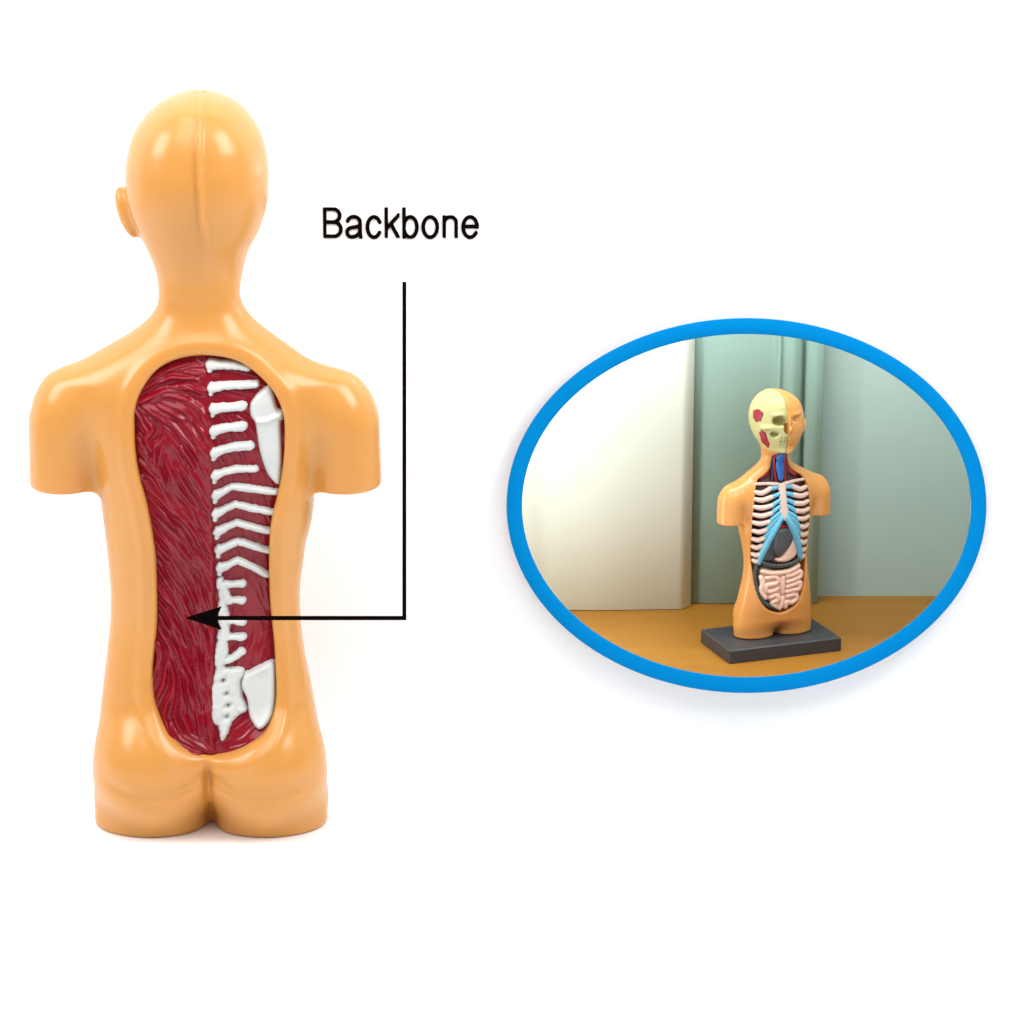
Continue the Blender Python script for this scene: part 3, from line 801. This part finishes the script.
matG = material('green_cloth', (0.34, 0.50, 0.44), 0.85, 0.1, bump=0.3, bscale=500, var=0.08, vscale=9)
matC = material('cream_cloth', (0.77, 0.83, 0.74), 0.8, 0.2, var=0.04, vscale=5)
tag(curtain('curtain', 668, 820, BACK_Y + 0.020, NT - 0.002, TABLE_Z + 0.001,
            lambda t, u: -0.005*g(u, 776, 3) - 0.006*g(u, 789, 8) + 0.008*g(u, 801, 2.2) - 0.004*g(u, 812, 7) + 0.003*math.sin(u*0.05), matG),
    'sage green curtain panel hanging behind the small torso', 'curtain')
tag(curtain('curtain', 490, 693, BACK_Y - 0.004, NT - 0.002, TABLE_Z + 0.001,
            lambda t, u: 0.014*max(0, (u-680)/13)**2 - 0.004*g(u, 600, 50) + 0.004*g(u, 542, 10), matC, thick=0.004),
    'pale cream curtain panel at the left of the oval', 'curtain')

# ------------------------------------------------------------------ lettering and the bent arrow
def arc(cx, cy, rx, ry, a0, a1, n=22):
    return [(cx + rx*math.cos(math.radians(a0+(a1-a0)*k/n)), cy - ry*math.sin(math.radians(a0+(a1-a0)*k/n))) for k in range(n+1)]
GL = [  # strokes in picture units x 5.69, with the flat limits of each letter
    ([[(83, 90), (83, 280)], [(83, 107), (130, 107)] + arc(130, 144.5, 39, 37.5, 90, -90) + [(83, 182)], [(83, 182), (136, 182)] + arc(136, 222.5, 40, 40.5, 90, -90) + [(83, 263)]], (73, 98, 190, 272)),
    ([arc(249, 184, 36, 33, 165, 0) + [(285, 230), (287, 258), (294, 280)], [(285, 203), (262, 209), (236, 213)] + arc(238, 240, 27, 26.5, 100, 290) + [(262, 261), (280, 246), (285, 228)]], (200, 140, 299, 276)),
    ([arc(364, 210, 37, 58, 28, 328, 30)], (310, 140, 412, 280)),
    ([[(433, 90), (433, 280)], [(506, 140), (436, 218)], [(461, 192), (508, 280)]], (423, 98, 511, 272)),
    ([[(534, 90), (534, 280)], arc(571, 210, 37, 58, 0, 360, 36)], (524, 98, 622, 276)),
    ([arc(684, 210, 40, 58, 0, 360, 36)], (630, 140, 740, 280)),
    ([[(763, 147), (763, 280)], arc(798, 186, 34, 34, 180, 0) + [(832, 280)]], (753, 143, 842, 272)),
    ([[(872, 207), (951, 207)], arc(911, 210, 40, 58, 0, 326, 30)], (860, 140, 962, 280))]
LT = empty('lettering', (0, 0, 0))
tag(LT, 'black raised lettering reading Backbone on the white wall above the arrow', 'lettering')
def L2(a, b_): x, z = WM(310 + .1758*a, 190 + .1758*b_, WALL_Y); return x*1000, z*1000
for strokes, (ba, bb, bc, bd_) in GL:
    seg = [(L2(*p), L2(*q)) for st in strokes for p, q in zip(st[:-1], st[1:])]
    x0_, z1_ = L2(ba, bb); x1_, z0_ = L2(bc, bd_)
    def fn(x, y, z):
        best = np.full(x.shape, 1e9)
        for (p, q) in seg:
            ex, ez = q[0]-p[0], q[1]-p[1]; L = ex*ex+ez*ez+1e-9
            t = np.clip(((x-p[0])*ex+(z-p[1])*ez)/L, 0, 1)
            best = np.minimum(best, (x-p[0]-t*ex)**2+(z-p[1]-t*ez)**2)
        f = np.sqrt(best) - 2.0
        f = np.maximum(f, np.maximum(np.maximum(x0_-x, x-x1_), np.maximum(z0_-z, z-z1_)))
        return np.maximum(f, np.abs(y - (WALL_Y*1000 - 0.9)) - 0.8)
    mesh('letter', *net(fn, (x0_-2, WALL_Y*1000-2.6, z0_-2), (x1_+2, WALL_Y*1000+0.8, z1_+2), 0.5), M['black'], LT, smooth=False)

AY = -0.085
A = empty('pointer_arrow', (0, 0, 0))
tag(A, 'thin black right angled arrow pointing left at the torso backbone', 'arrow')
def prism(name, pts, y0, y1, mat, par):
    q = [WM(a, b_, (y0+y1)/2) for a, b_ in pts]; n = len(q)
    V = [(x, y0, z) for x, z in q] + [(x, y1, z) for x, z in q]
    Fc = [list(range(n)), list(range(n, 2*n))[::-1]] + [[(k+1) % n, k, k+n, (k+1) % n+n] for k in range(n)]
    return mesh(name, V, Fc, mat, par, smooth=False, scale=1.0)
prism('shaft', [(214, 616.2), (402.4, 616.2), (402.4, 282), (406.3, 282), (406.3, 619.9), (214, 619.9)], AY - 0.001, AY + 0.001, M['black'], A)
prism('arrowhead', [(186, 617.8), (221.5, 606.6), (216.5, 617.8), (221, 629.3)], AY - 0.0014, AY + 0.0014, M['black'], A)
# pin that holds the arrow off the wall, at the upper end of the shaft
P = []
d0 = np.array([*WM(404.3, 286, AY + 0.001)])
for y in (AY + 0.0012, WALL_Y):
    x, z = WM(404.3, 286, y); P.append((x, y, z))
V, Fc = tube(P, [0.0012, 0.0012], 8)
mesh('wall_pin', V, Fc, M['steel'], A, scale=1.0)
print('verts', sum(len(o.data.vertices) for o in SC.objects if o.type == 'MESH'), 'TABLE_Z', TABLE_Z, 'BACK_Y', BACK_Y, 'ztop', ZTOP)
